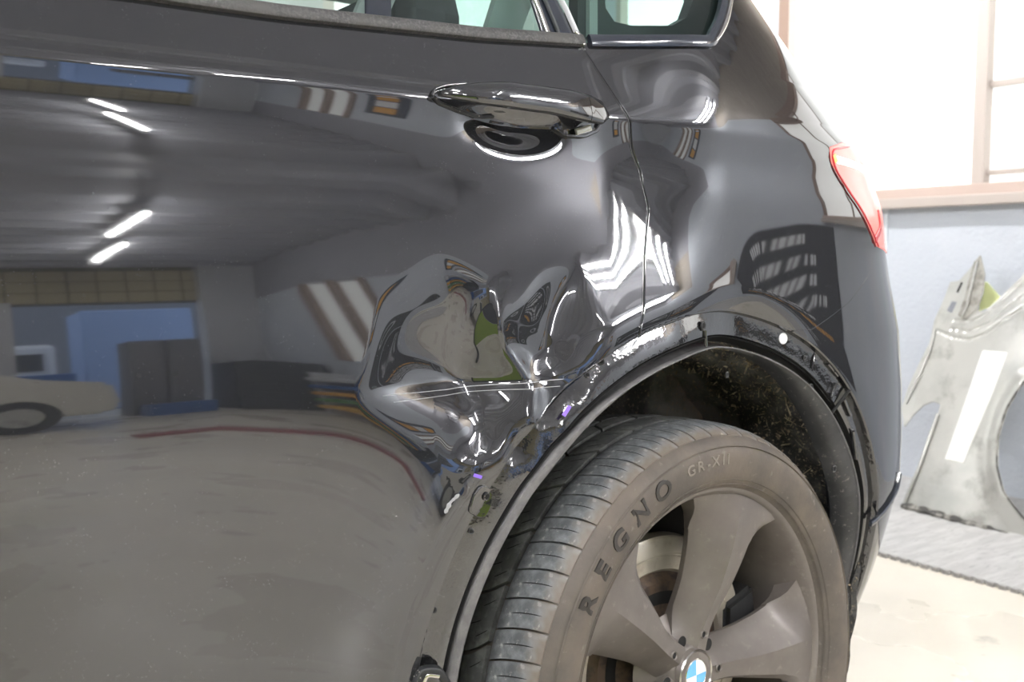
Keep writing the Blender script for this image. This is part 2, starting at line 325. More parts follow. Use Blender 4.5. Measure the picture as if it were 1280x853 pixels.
# long window in the right wall
wn=S(empty('window_1',(XW,.2,wz[0])))
box('window_sill',(XW-.06,wy[1]-.05,1.200),(XW+.12,wy[0]+.05,1.244),FRAME,wn,.006)
box('window_sill',(XW-.02,wy[1]-.03,1.244),(XW+.10,wy[0]+.03,1.290),mat('taupe window track',(.50,.40,.35),.5),wn,.004)
box('window_frame',(XW-.03,wy[1],wz[1]-.07),(XW+.10,wy[0],wz[1]+.02),FRAMED,wn,.004)
for a,b,m_ in ((wy[0]-.012,wy[0]+.05,FRAMED),(wy[0]-.06,wy[0]-.012,FRAME),(1.235,1.288,FRAME),(.263,.315,FRAME),(-.72,-.67,FRAMED),(-1.62,-1.55,FRAMED)):
    box('window_frame',(XW-.005,a,wz[0]),(XW+.09,b,wz[1]),m_,wn,.004)
for a,b,m_ in ((1.288,wy[0]-.06,PANE),(.315,1.235,PANE2),(-.67,.263,PANE),(-1.55,-.72,PANE)):
    box('pane',(XW+.045,a,wz[0]),(XW+.055,b,wz[1]),m_,wn)
box('glazing_bar',(XW+.02,.315,1.680),(XW+.06,1.235,1.706),FRAME,wn,.003); box('glazing_bar',(XW+.02,.315,1.325),(XW+.06,1.235,1.345),FRAME,wn,.003)
wn=S(empty('window_2',(XW,-7.5,wz[0])))
for a,b in ((-8.1,-8.0),(-7.55,-7.45),(-7.0,-6.9)): box('window_frame',(XW-.03,a,wz[0]),(XW+.09,b,wz[1]),FRAMED,wn)
for a,b in ((-8.0,-7.55),(-7.45,-7.0)): box('pane',(XW+.04,a,wz[0]),(XW+.05,b,wz[1]),PANE2,wn)
# rear wall: shutter opening below boarded siding
X0,X1=.30,2.28
S(box('wall_back',(XL,YB-.2,0),(-3.4,YB,H+.1),WALLW)); S(box('wall_back',(-3.4,YB-.2,0),(X0-.22,YB-.02,2.62),SIDEJ)); S(box('wall_back',(-3.4,YB-.2,2.62),(XW,YB-.02,H+.1),SIDEJ))
sd=S(empty('trim_7',(-.5,YB,0)))
for r_ in range(3):
    for c_ in range(20):
        x=-3.4+c_*.307
        box('siding_board',(x+.012,YB-.02,2.64+r_*.2),(x+.295,YB+.015,2.64+r_*.2+.185),SIDING,sd)
for r_ in range(7):
    for c_ in range(12):
        x=-3.4+c_*.29; box('siding_board',(x+.01,YB-.02,.05+r_*.365),(x+.28,YB+.012,.05+r_*.365+.34),SIDING,sd)
S(box('trim_8',(X0-.22,YB-.05,0),(X0+.02,YB+.12,2.64),STEEL)); S(box('trim_9',(X1,YB-.05,0),(XW+.05,YB+.22,H),STEEL))
S(box('floor',(-6,-22,-.12),(9,YB-.1,-.01),mat('outdoor concrete',(.42,.42,.41),.8)))
# pale grey plate lying along the wall base
S(box('trim_1',(1.803,-3.2,0),(XW,YF,.012),PLATE,None,.002))
sk=S(empty('trim_10',(1.79,0,.012)))
for k in range(46): box('edge_dash',(1.790,-.15+k*.036,.0),(1.804,-.15+k*.036+.020,.0125),mat('grey dash',(.33,.32,.31),.6),sk)
# fluorescent fittings
def fitting(x,y,z,n,label,l=1.22,ang=0.):
    e=empty('ceiling_lamp',(x,y,z),label,'lamp','fluorescent strip lamps on the roof')
    box('lamp_housing',(x-(.02+.04*(n-1)),y-l/2-.03,z+.012),(x+(.02+.04*(n-1)),y+l/2+.03,z+.06),LOCKER,e)
    for k in range(n): box('lamp_tube',(x-.014+(k-(n-1)/2)*.07,y-l/2,z-.022),(x+.014+(k-(n-1)/2)*.07,y+l/2,z+.010),TUBE,e,.008)
    e.rotation_euler=(0,0,ang)
for k,(x,y,n,wd) in enumerate(((.95,-7.7,1,'nearest the shutter opening'),(.72,-6.0,1,'second from the shutter opening'),(.62,-2.85,1,'alone over the work bay'),(1.98,-3.25,1,'innermost of three by the long window'),(2.18,-3.25,1,'middle of three by the long window'),(2.40,-3.2,1,'outermost of three by the long window'),(-2.7,-3.3,2,'left of the work bay, front one'),(-2.7,-6.2,2,'left of the work bay, rear one'),(-1.5,-1.5,2,'straight above the camera'),(-4.6,-2.,2,'far left above the car bonnet'),(-1.4,2.3,2,'above the far side of the car'),(1.6,1.8,2,'above the car tail'))):
    fitting(x,y,H-.16,n,'fluorescent strip lamp under the grey roof, '+wd)
# outdoors seen through the opening
e=empty('parked_van',(1.0,-14.5,0),'white box van parked outside the shutter opening','van')
box('van_body',(-.6,-16.2,.5),(1.5,-14.2,2.3),WHITE,e,.12); box('windscreen',(-.4,-14.21,1.4),(1.3,-14.15,2.0),DARKB,e)
for x in (-.3,1.1): box('wheel',(x-.3,-14.3,0),(x+.3,-14.1,.6),BLACKR,e,.1)
tag(box('tarpaulin_crate',(1.5,-13.2,0),(3.0,-12.2,2.9),mat('pale blue tarpaulin',(.28,.42,.72),.6),None,.04),'tall crate under a pale blue tarpaulin outside the opening','crate')
tag(box('neighbour_house',(-6,-22,0),(9,-20,5),mat('grey house wall',(.16,.18,.22),.8)),'grey rendered house across the yard behind the opening','building')
tag(box('waste_bin',(.6,-12.3,0),(1.3,-11.7,1.2),BLUE,None,.03),'blue plastic waste bin outside the shutter opening','bin')
# things standing in the workshop behind the camera
def prof_car(name,label,x0,x1,y0,y1,m):
    e=empty(name,((x0+x1)/2,(y0+y1)/2,0),label,'car'); L=x1-x0
    side=[(0,.35),(.02,.75),(.22,.88),(.36,1.28),(.66,1.32),(.84,.98),(.98,.86),(1,.45),(.97,.28),(.03,.28)]
    prism('car_body',[(x0+a*L,y0,z) for a,z in side],(0,y1-y0,0),m,e,.05)
    prism('side_window',[(x0+a*L,y1+.002,z) for a,z in ((.30,.93),(.385,1.22),(.64,1.26),(.76,.97))],(0,.012,0),DARKB,e)
    box('door_handle',(x0+.52*L,y1,.80),(x0+.56*L,y1+.03,.83),BLACKR,e)
    for a in (.18,.80):
        lathe('wheel',[(0,.0),(0,.19),(.012,.2),(.012,.31),(-.1,.32)],BLACKR,e,32,(x0+a*L,y1+.01,.32)); lathe('hub_cap',[(.015,.0),(.02,.18),(.0,.19)],SILVER,e,24,(x0+a*L,y1+.01,.32))
prof_car('parked_car','cream saloon car parked behind the camera before the opening',-3.1,.75,-8.5,-6.9,WHITEP)
for k,(a,b,z) in enumerate(((1.25,1.6,1.75),(1.63,1.98,1.75))):
    e=empty('steel_locker',((a+b)/2,-8.9,0),'grey steel locker, %s of the pair by the roller opening'%('left' if k==0 else 'right'),'locker')
    box('locker_body',(a,-9.2,0),(b,-8.7,z),LOCKER,e,.01); box('locker_door',(a+.02,-8.7,.05),(b-.02,-8.68,z-.04),LOCKER,e,.004); box('handle',(a+.05,-8.68,.9),(a+.07,-8.66,1.02),CHROME,e)
e=empty('tool_cabinet',(2.5,-8.8,0),'charcoal tool cabinet with drawers by the corner post','cabinet')
box('cabinet_body',(2.22,-9.2,0),(2.88,-8.4,1.15),DARKB,e,.01)
for k in range(5): box('drawer',(2.26,-8.4,.08+k*.2),(2.84,-8.38,.08+k*.2+.17),DARKB,e,.005)
tag(box('storage_box',(1.3,-8.6,0),(1.98,-8.25,.28),BLUE,None,.02),'low blue plastic storage box before the lockers','box')
e=empty('hose_rack',(2.65,-6.5,0),'floor rack of yellow green and orange hoses by the wall','rack')
for k,m_ in enumerate((YELLOW,GREEN,OCHRE,BLUE,STEEL)): box('rack_tube',(2.50,-7.9,.12+k*.16),(2.86,-5.2,.20+k*.16),m_,e,.02)
for y in (-7.9,-5.3): box('rack_post',(2.54,y,0),(2.84,y+.05,.95),STEEL,e)
tag(box('floor_mat',(.5,-5.6,0),(2.2,-5.35,.012),RED),'dark red rubber strip lying on the cream floor','mat')
# notice boards on the right wall, behind the camera
e=empty('notice_board',(XW,-1.75,.75),'charcoal notice board with white and orange lines under the window','board')
y0,y1,z0,z1=-3.1,-1.40,.25,1.17
box('board_panel',(XW-.023,y0,z0),(XW-.004,y1,z1),POST,e,.003)
def line(y,z,w_,h_,m_,n,nm='printed_line'):
    V=[];F=[]; r=random.Random(int(z*999)); x=XW-.0245; p=y
    while p<y+w_:
        a=h_*r.uniform(.45,.95); 
        for c in ((p,z),(p+a,z),(p+a,z+h_),(p,z+h_)): V.append((x,c[0],c[1]))
        k=len(V)-4; F.append((k,k+1,k+2,k+3)); p+=a+h_*r.choice((.25,.25,.9))
    tag(adopt(mesh(nm,V,F,m_,smooth=False),e),kind='stuff')
for k,(z,w_,h_) in enumerate(((1.06,.80,.052),(.955,1.0,.050),(.86,1.0,.050),(.775,1.15,.040),(.70,1.0,.038),(.36,.75,.022),(.31,.65,.022))): line(y0+.25,z,w_,h_,WHITE,k)
line(y0+.22,.56,1.2,.060,OCHRE,0); line(y0+.60,.635,.10,.04,OCHRE,0)
e=empty('emblem_board',(XW,-3.6,.8),'slim charcoal board with a pale ring emblem beside the notice board','board')
box('board_panel',(XW-.023,-4.0,.25),(XW-.004,-3.16,1.17),DARKB,e,.003)
V=[(XW-.0245,-3.58+r_*math.cos(a),.82+r_*math.sin(a)) for a in np.linspace(0,2*PI,33)[:-1] for r_ in (.13,.18)]
adopt(mesh('ring_emblem',V,[(2*i,2*i+1,(2*i+3)%64,(2*i+2)%64) for i in range(32)],STEEL,smooth=False),e)
for k,(y,z,a,b,lab) in enumerate(((-6.25,1.75,.75,.95,'tall sign with orange ends and a white middle on the right wall'),)):
    e=empty('wall_sign',(XW,y,z),lab,'sign'); box('board_panel',(XW-.02,y-a/2,z-b/2),(XW,y+a/2,z+b/2),NAVY,e,.003)
    box('orange_field',(XW-.025,y-.2,z+.15),(XW-.019,y+.2,z+.38),OCHRE,e); box('white_field',(XW-.025,y-.2,z-.12),(XW-.019,y+.2,z+.12),WHITE,e); box('orange_field',(XW-.025,y-.2,z-.38),(XW-.019,y+.2,z-.15),OCHRE,e)
e=empty('jacket_stand_in',(-1.7,-2.2,0),'added lime green screen standing in for a green jacket reflected in the dent','screen')  # unseen screen added so the dent reflects the green of a jacket
box('screen_cloth',(-2.6,-2.2,.12),(-.80,-2.15,1.0),LIME,e,.01)
for x in (-2.64,-.80): box('screen_post',(x,-2.23,0),(x+.04,-2.13,1.6),BLACKR,e)
box('screen_panel',(-2.6,-2.2,1.03),(-.80,-2.15,1.58),DARKB,e,.01)
for o in set(bpy.data.objects)-_before:
    if o.parent is None: o.location.z+=FZ
# ---------------------------------------------------------------- the black car
car=empty('car',(0,0,0),'black car with a dented rear door and its wheel arch trim removed','car')
def polysdf(poly):
    poly=np.asarray(poly,float); q=np.roll(poly,-1,0)
    def f(u,z):
        p=np.stack([u,z],-1); d=np.full(u.shape,1e9); ins=np.zeros(u.shape,bool)
        for a,b in zip(poly,q):
            e=b-a; w_=p-a; t=np.clip((w_@e)/(e@e+1e-15),0,1); d=np.minimum(d,np.hypot(w_[...,0]-t*e[0],w_[...,1]-t*e[1]))
            c=((a[1]<=z)&(b[1]>z))|((a[1]>z)&(b[1]<=z))
            with np.errstate(all='ignore'): x=a[0]+(z-a[1])/(b[1]-a[1]+1e-15)*e[0]
            ins^=c&(u<x)
        return np.where(ins,d,-d)
    return f
def panel(name,us,zs,sdf,m,parent=None,off=0.,hem=.012,surf=P,nfun=N):
    U_,Z_=np.meshgrid(us,zs); U_=U_.copy(); Z_=Z_.copy(); D=sdf(U_,Z_); ok=D>0
    cell=ok[:-1,:-1]|ok[1:,:-1]|ok[:-1,1:]|ok[1:,1:]
    need=np.zeros_like(ok)
    for a in (slice(None,-1),slice(1,None)):
        for b in (slice(None,-1),slice(1,None)): need[a,b]|=cell
    mv=need&~ok; u=U_[mv]; z=Z_[mv]; e=3e-4
    for _ in range(4):
        d=sdf(u,z); gu=(sdf(u+e,z)-sdf(u-e,z))/(2*e); gz=(sdf(u,z+e)-sdf(u,z-e))/(2*e); g=gu*gu+gz*gz+1e-9
        st=np.clip(-d/g,-.02,.02); u=u+st*gu; z=z+st*gz
    U_[mv]=u; Z_[mv]=z
    idx=-np.ones(ok.shape,int); idx[need]=np.arange(need.sum())
    V=surf(U_[need],Z_[need],off); NN=nfun(U_[need],Z_[need])
    j,i=np.nonzero(cell); F=np.stack([idx[j,i],idx[j,i+1],idx[j+1,i+1],idx[j+1,i]],1)
    # border edges
    E_=np.concatenate([F[:,[k,(k+1)%4]] for k in range(4)]); key=np.sort(E_,1); _,inv,cnt=np.unique(key[:,0]*10**7+key[:,1],return_inverse=True,return_counts=True)
    be=E_[cnt[inv]==1]; V=list(V); NN=list(NN); Fl=F.tolist()
    if hem:
        ui=U_[need]; zi=Z_[need]; bv=np.unique(be)
        gu=(sdf(ui[bv]+1e-3,zi[bv])-sdf(ui[bv]-1e-3,zi[bv])); gz=(sdf(ui[bv],zi[bv]+1e-3)-sdf(ui[bv],zi[bv]-1e-3)); g=np.hypot(gu,gz)+1e-9; gu/=g; gz/=g
        p0=surf(ui[bv],zi[bv],off); p1=surf(ui[bv]-gu*.0012,zi[bv]-gz*.0012,off-.0018); p2=surf(ui[bv]-gu*.0012,zi[bv]-gz*.0012,off-hem)
        on=surf(ui[bv]-gu*.01,zi[bv]-gz*.01,off)-surf(ui[bv],zi[bv],off); on/=np.linalg.norm(on,axis=1,keepdims=True)+1e-9
        nn=np.asarray(NN)[bv]; mid=(on+nn*.8); mid/=np.linalg.norm(mid,axis=1,keepdims=True)
        b0=len(V); n=len(bv); V+=list(p0)+list(p1)+list(p2); NN+=list(nn)+list(mid)+list(on); mp={int(v):k for k,v in enumerate(bv)}
        for a,b in be:
            a,b=mp[int(a)],mp[int(b)]
            Fl.append((b0+b,b0+a,b0+n+a,b0+n+b)); Fl.append((b0+n+b,b0+n+a,b0+2*n+a,b0+2*n+b))
    o=mesh(name,V,Fl,m,None,normals=np.asarray(NN)*(-1 if False else 1))
    if parent: adopt(o,parent)
    return o
def ring(name,t0,t1,prof,m,n=160,parent=car,cen=(ACX,ACZ),rf=None):
    V=[];F=[];k=len(prof)
    th=np.radians(np.linspace(t0,t1,n))
    for i,t in enumerate(th):
        for r,off in prof:
            rr=r if rf is None else rf(r,t)
            V.append(P(cen[0]+rr*math.cos(t),cen[1]+rr*math.sin(t),off))
    for i in range(n-1):
        for j in range(k-1): F.append((i*k+j,i*k+j+1,(i+1)*k+j+1,(i+1)*k+j))
    o=mesh(name,V,F,m); sharp(o,45); adopt(o,parent); return o
def strip(name,pts,w_,h_,m,parent=car,off=0.,n=60,k=3,taper=None,sec=None):   # moulding that follows the body along traced (u,z) points
    q=smoothpts(resample(pts,n),k); path=P(q[:,0],q[:,1],off); nn=N(q[:,0],q[:,1])
    sec=sec or [(-h_/2,-w_/2),(h_*.3,-w_/2),(h_/2,-w_*.3),(h_/2,w_*.3),(h_*.3,w_/2),(-h_/2,w_/2)]
    return sweep(name,path,sec,m,parent,side=nn,scale=taper)
# traced outlines, all lying on the body surface
dl=picks([(800,415),(806,350),(812,262),(801,215),(790,185),(788,150),(760,106),(731,62),(723,47),(705,10),(690,-20),(672,-60)])
dz=dl[:,1]; du=dl[:,0]; _o=np.argsort(dz); dz=np.r_[.1,dz[_o][0]-.05,dz[_o],1.7]; du=np.r_[du[_o][0]-.02,du[_o][0]-.01,du[_o],du[_o][-1]-.05]
kz=np.linspace(.1,1.7,800); ku=smoothpts(np.interp(kz,dz,du)[:,None],6)[:,0]
UD=lambda z: np.interp(z,kz,ku)
bl=picks([(-40,-30),(150,-12),(250,3),(350,17),(470,30),(600,44),(723,52),(890,54)])
BELT=lambda u: np.interp(u,bl[:,0],bl[:,1])
RS=.483
rad=lambda u,z: np.hypot(u-ACX,z-ACZ)
bu=picks([(1015,412),(1040,395),(1062,377),(1085,345),(1092,322),(1094,305)])
_bo=np.argsort(bu[:,0]); _bu=bu[_bo,0]; _bz=bu[_bo,1]
def BUMP(u,z):   # >0 on the bumper side of the seam
    return np.interp(u,_bu,_bz)-z
tailpoly=np.vstack([picks([(1037,184),(1039,203),(1048,220),(1064,244),(1078,266),(1088,288),(1096,308)]),[[.62,.93],[.75,1.0],[.75,1.118],[.6,1.122]],picks([(1070,178),(1052,178)])])
tailsdf=polysdf(tailpoly)
dlo=picks([(690,53),(760,54),(830,55),(872,54),(889,47),(899,30),(905,8),(907,-15),(903,-60)]); dlo=np.vstack([dlo,[[dlo[-1,0],1.55],[dlo[0,0]-.25,1.55]]])
dlosdf=polysdf(dlo)
us=np.r_[np.arange(-1.45,-.66,.008),np.arange(-.66,.36,.0026),np.arange(.36,.80,.006),np.arange(.80,2.3,.05)]
zs=np.r_[np.arange(.20,.5,.006),np.arange(.5,1.26,.0026),np.arange(1.26,1.56,.006)]
usd=us[us<-.05]; usq=us[us>-.35]
panel('door_panel',usd,zs[zs<1.27],lambda u,z: np.minimum(np.minimum(UD(z)-.0024-u,rad(u,z)-RS),np.minimum(BELT(u)-.004-z,z-.22)),PAINT,car)
panel('quarter_panel',usq,zs[zs>.5],lambda u,z: np.minimum(np.minimum(u-UD(z)-.0022,rad(u,z)-RS),np.minimum(np.minimum(-dlosdf(u,z),-tailsdf(u,z)-.001),np.minimum(np.minimum(1.55-z,np.maximum(.50-u,1.16-z)),-BUMP(u,z)-.0006))),PAINT,car)
panel('rear_bumper',us[us>.05],zs[zs<1.0],lambda u,z: np.minimum(np.minimum(rad(u,z)-RS,-tailsdf(u,z)-.001),np.minimum(BUMP(u,z)-.0006,z-.24-.13*sst(.25,.65,u)*0)),PAINT,car)
panel('tail_light',us[(us>.1)&(us<1.2)],zs[(zs>.85)&(zs<1.2)],lambda u,z: tailsdf(u,z)-.0015,TAIL,car,off=.002)
panel('rear_window',np.arange(.44,2.2,.04),np.arange(1.14,1.56,.02),lambda u,z: np.minimum(z-1.15,u-.47),GLASS,car,-.012,0)
tl=bpy.data.objects['tail_light']; tl['label']='red tail light lens'
strip('light_strip',picks([(1044,200),(1056,203),(1070,208),(1082,216)]),.011,.003,TAILW,car,.0035,24,1)['label']='lit white strip'
strip('amber_lamp',picks([(1040,194),(1043,203)]),.010,.003,ORANGE,car,.0035,8,0)
strip('lens_edge',picks([(1060,183),(1039,187),(1038,196),(1042,210),(1064,246),(1080,271),(1096,308)]),.003,.002,TAILD,car,.003,40,1)
q=picks([(1096,262),(1099,285),(1092,300)]); strip('lens_reflector',q,.012,.002,TAILD,car,.003,12,1)
# backing behind the seams
strip('door_seal',np.stack([UD(np.linspace(.842,1.26,40)),np.linspace(.842,1.26,40)],1),.016,.004,CAVITY,car,-.012,60,0)
zz_=np.linspace(.842,1.222,60); strip('door_edge',np.stack([UD(zz_)-.0028,zz_],1),.0036,.003,PAINT,car,-.0006,90,0,sec=circ(.0013,8))
# window line
wt=np.array([(u,float(BELT(u))+.001) for u in np.linspace(-1.2,-.21,60)])
strip('window_seal',wt,.0155,.012,TRIMDUST,car,.003,80,1)
strip('belt_moulding',np.vstack([np.array([(u,float(BELT(u))+.001) for u in np.linspace(-.196,0,12)]),dlo[4:9]]),.018,.010,TRIMBLACK,car,.001,60,2)
strip('bright_moulding',picks([(880,57),(894,50),(903,33),(909,10),(911,-15),(907,-60)]),.007,.006,CHROME,car,.004,40,2,taper=np.r_[.3,np.linspace(.6,1,9),np.ones(30)])
strip('moulding_clip',picks([(716,41),(722,46),(728,58)]),.006,.007,CHROME,car,.004,10,0)
def wpanel(nm,px,m,off,hem=.006):
    pl=picks(px); f=polysdf(pl); a=pl.min(0)-.02; b=pl.max(0)+.02
    return panel(nm,np.arange(a[0],b[0],.006),np.arange(a[1],b[1],.006),f,m,car,off,hem)
wpanel('door_glass',[(60,-20),(250,0),(350,14),(464,28),(462,-20),(462,-60),(60,-60)],GLASS,-.010,0)
wpanel('door_glass',[(489,30),(600,43),(684,50),(668,0),(655,-60),(488,-60)],GLASS,-.010,0)
wpanel('window_pillar',[(462,29),(491,32),(489,-60),(461,-60)],TRIMBLACK,-.004)
wpanel('door_frame',[(684,50),(721,52),(703,10),(690,-15),(670,-60),(650,-60),(668,0)],TRIMBLACK,-.002)
wpanel('quarter_glass',[(727,53),(872,54),(889,47),(899,30),(905,8),(906,-60),(678,-60),(705,8)],GLASS,-.010,0)
strip('frame_edge',picks([(687,46),(677,18),(668,-5),(650,-60)]),.006,.005,CHROME,car,.0,30,1)
strip('frame_edge',picks([(722,46),(706,10),(692,-15),(672,-60)]),.005,.006,STEEL,car,.002,30,1)
strip('frame_edge',picks([(700,47),(688,18),(678,-5),(660,-60)]),.004,.004,INTDARK,car,.002,30,1)
# ---- door handle
hu0,hu1=pick(541,120)[0],pick(712,140)[0]; hu2=pick(745,148)[0]
tp=picks([(541,116),(552,111),(580,108),(610,108),(650,113),(690,118),(716,123),(733,129),(745,143)]); bt=picks([(541,122),(552,127),(580,136),(610,143),(650,149),(690,155),(716,158),(733,159),(745,151)])
def handle(nm,u0,u1,n,o0,capr=False):
    V=[];F=[];k=20
    for i in range(n):
        t=i/(n-1); u=u0+(u1-u0)*t; a=np.interp(u,bt[:,0],bt[:,1]); b=np.interp(u,tp[:,0],tp[:,1]); zc=(a+b)/2; hh=(b-a)/2
        T=(u-hu0)/(hu2-hu0); o=.012+.030*math.sin(PI*min(1,T*1.0))**.6 if T<.85 else .012+.030*math.sin(PI*.85)**.6-(T-.85)*.05
        th=.012*min(1,math.sqrt(max(0.02,4*T*(1-T)))+.1); c=P(u,zc,o)
        for j in range(k):
            an=2*PI*j/k; cz,sy=math.cos(an),math.sin(an); cz=math.copysign(abs(cz)**.8,cz); sy=math.copysign(abs(sy)**.8,sy)
            V.append(c+np.array([0,-th*sy*(1.0 if sy>0 else .6)+.010*cz*hh/.02*.5,hh*cz]))
    for i in range(n-1):
        for j in range(k): F.append((i*k+j,i*k+(j+1)%k,(i+1)*k+(j+1)%k,(i+1)*k+j))
    F.append(tuple(range(k))); F.append(tuple((n-1)*k+j for j in range(k)))
    o=fixn(mesh(nm,V,F,PAINT)); sharp(o,70); adopt(o,car); return o
HANDLE=handle('door_handle',hu0,hu1,46,.03)
handle('handle_cap',hu1+.0012,hu2,16,.02)
q=picks([(541,121),(548,129),(575,140),(600,147),(615,146)]); strip('handle_gasket',q,.004,.004,PLASTIC,car,.002,30,1)
gk=[(538,120),(541,112),(556,107),(580,105)]; strip('handle_gasket',picks(gk),.0035,.004,PAINT,car,.003,20,1)
strip('handle_gasket',picks([(690,160),(705,170),(728,171),(745,163),(750,150),(745,138)]),.0045,.006,PAINT,car,.003,30,1)
strip('lock_tag',picks([(715,166),(733,160)]),.008,.004,mat('pale lock tag',(.55,.55,.5),.3,metal=.5),car,.008,4,0)
# ---- wheel arch: bare flange, lip, holes and clips
rf=lambda r,t: r
ring('arch_flange',46,212,[(RS,.0),(RS-.001,-.003),(RS-.0035,-.0105),(.470,-.0125),(.458,-.012),(.448,-.0125),(.4445,-.017)],FLANGE,420)
ring('arch_groove',-30,214,[(.4455,-.010),(.4452,-.028),(.437,-.030)],CAVITY,200)
ring('bumper_flange',-28,44.6,[(RS,.0),(RS-.001,-.003),(RS-.0035,-.011),(.470,-.013),(.458,-.011),(.448,-.014),(.4445,-.020)],FLANGE,150)
def lipr(r,t):
    d=math.degrees(t); g=float(np.clip((d-112)/25,0,1)); return r+(0 if r<.437 else -(1-g)*.0105)
ring('rubber_lip',-34,214,[(.4415,-.020),(.4415,-.010),(.4400,-.0085),(.4310,-.0085),(.4290,-.010),(.4275,-.026),(.435,-.05)],RUBBERLIP,360,rf=lipr)
def linr(r,t):
    g=float(sst(96,42,math.degrees(t)) if False else 1-sst(35,78,math.degrees(t))); return .429-(.429-r)*g
ring('liner_lip',-36,96,[(.4300,-.0105),(.420,-.0120),(.412,-.0150),(.402,-.022),(.396,-.045)],DUSTPL,180,rf=linr)
t=math.radians(45.3); V=[P(ACX+r*math.cos(t),ACZ+r*math.sin(t),o) for r,o in ((.484,-.003),(.432,-.012))]
sweep('flange_split',V,circ(.0028,8),CAVITY,car)
def bolt(px,py,r,nm='bolt_hole',off=-.0112,m=PLASTIC,fill=CAVITY):
    u,z=pick(px,py); c=P(u,z,off); n=N(np.array(u),np.array(z)); k=16
    a=np.cross(n,[0,0,1]); a/=np.linalg.norm(a); b=np.cross(n,a)
    path=[c+r*(math.cos(2*PI*i/k)*a+math.sin(2*PI*i/k)*b) for i in range(k)]
    o=sweep(nm,path,circ(r*.28,6),m,car,side=[n]*k,closed=True)
    V=[c+n*.0004+r*.95*(math.cos(2*PI*i/k)*a+math.sin(2*PI*i/k)*b) for i in range(k)]; d=mesh('hole',V,[tuple(range(k))],fill,smooth=False); d.parent=o; return o
for x,y,r in ((886,408,.0055),(918,470,.004),(1023,485,.0042),(1052,588,.005),(758,453,.004),(923+90,448,.003),(595,667,.003),(548,766,.0032),(741,470,.003)): bolt(x,y,r,off=(-.0105 if rad(*pick(x,y))>.44 else -.014))
o=bolt(986,424,.0070,'plug',-.0108,WHITE,WHITE)
strip('flange_rib',picks([(889,414),(890,434)]),.003,.004,FLANGE,car,-.011,6,0)
strip('flange_rib',picks([(1028,432),(1022,462)]),.003,.004,FLANGE,car,-.011,6,0)
for L in (((1040,455),(1052,470)),((1050,480),(1044,498)),((1060,500),(1068,520)),((1072,540),(1076,575))): strip('flange_rib',picks(L),.006,.006,FLANGE,car,-.008,6,0)
strip('clip_strip',picks([(1042,452),(1048,464)]),.007,.006,CAVITY,car,-.007,6,0)  # short black strip on the clip
# tab with a hole, by the dent
tb=picks([(586,640),(592,618),(601,607),(612,612),(612,630),(603,648)]); f=polysdf(smoothpts(resample(tb,24,True),1,True)); a=tb.min(0)-.01; b=tb.max(0)+.01
panel('arch_tab',np.arange(a[0],b[0],.003),np.arange(a[1],b[1],.003),f,FLANGE,car,.004,.006)
bolt(605,620,.0042,off=.0052)
e_=strip('side_bracket',picks([(519,853),(524,838),(545,836),(556,853)]),.010,.010,PLASTIC,car,.004,12,1); strip('bracket_edge',picks([(520,858),(528,840),(543,842)]),.004,.003,CHROME,car,.011,10,1)
# scrapes
strip('scrape',picks([(478,495),(560,487),(640,480),(705,474)]),.0011,.001,SCRATCH,car,.0002,50,1,taper=np.r_[.3,np.linspace(.6,1.,48),.3])['label']='pale scrape line'
strip('scrape',picks([(492,503),(560,494),(640,487),(700,483)]),.0007,.0008,SCRATCH,car,.0002,50,1)
strip('scrape',picks([(556,642),(563,628),(574,618)]),.005,.001,SCRATCH,car,.0003,16,1,taper=np.r_[.3,np.random.RandomState(3).uniform(.5,1.2,14),.2])
strip('paint_smear',picks([(592,594),(602,597)]),.004,.001,VIOLET,car,.0003,6,0); strip('paint_smear',picks([(704,520),(712,508)]),.005,.001,VIOLET,car,.0003,6,0)
# trim along the lower edge of the bumper
strip('bumper_trim',picks([(1123,592),(1119,612),(1108,632),(1095,648),(1086,655)]),.010,.006,TRIMBLACK,car,.003,24,1)
# ---- wheel housing
V=[];F=[];nt_,ny=150,40
for i in range(nt_):
    t=math.radians(-42+258*i/(nt_-1))
    for j in range(ny):
        y=.012+.33*j/(ny-1); s_=j/(ny-1)
        r=.447-.012*min(1,s_*8)+.006*math.sin(9*t)*math.sin(PI*s_)+.004*math.sin(31*t+7*s_)+.010*math.sin(2.6*PI*s_+.8*math.sin(3*t))*math.sin(PI*s_)
        r+=.003*rng.rand(); V.append((ACX+r*math.cos(t),y+(.05 if t<.7 else 0)*0+float(P(ACX+.44*math.cos(t),.5,-.02)[1])*(1-s_)*1.,ACZ+r*math.sin(t)))
for i in range(nt_-1):
    for j in range(ny-1): F.append((i*ny+j,i*ny+j+1,(i+1)*ny+j+1,(i+1)*ny+j))
LINER=mesh('wheel_liner',V,F,FELT); adopt(LINER,car)
lathe('liner_back',[(0,.0),(0,.47)],FELT,car,48,(ACX,.345,ACZ))
VV=[];FF=[]; LV=np.array(V)
def chip(p,s1,s2,d):
    d=np.array(d)/np.linalg.norm(d); n=rng.randn(3); n/=np.linalg.norm(n); b=np.cross(d,n); b/=np.linalg.norm(b); c=np.cross(b,d); k=len(VV)
    for q in (-d*s1-b*s2,-d*s1+b*s2,d*s1+b*s2*.6,d*s1-b*s2*.6,c*s2*.9): VV.append(p+q)
    FF.extend([(k,k+1,k+2,k+3),(k,k+1,k+4),(k+1,k+2,k+4),(k+2,k+3,k+4),(k+3,k,k+4)])
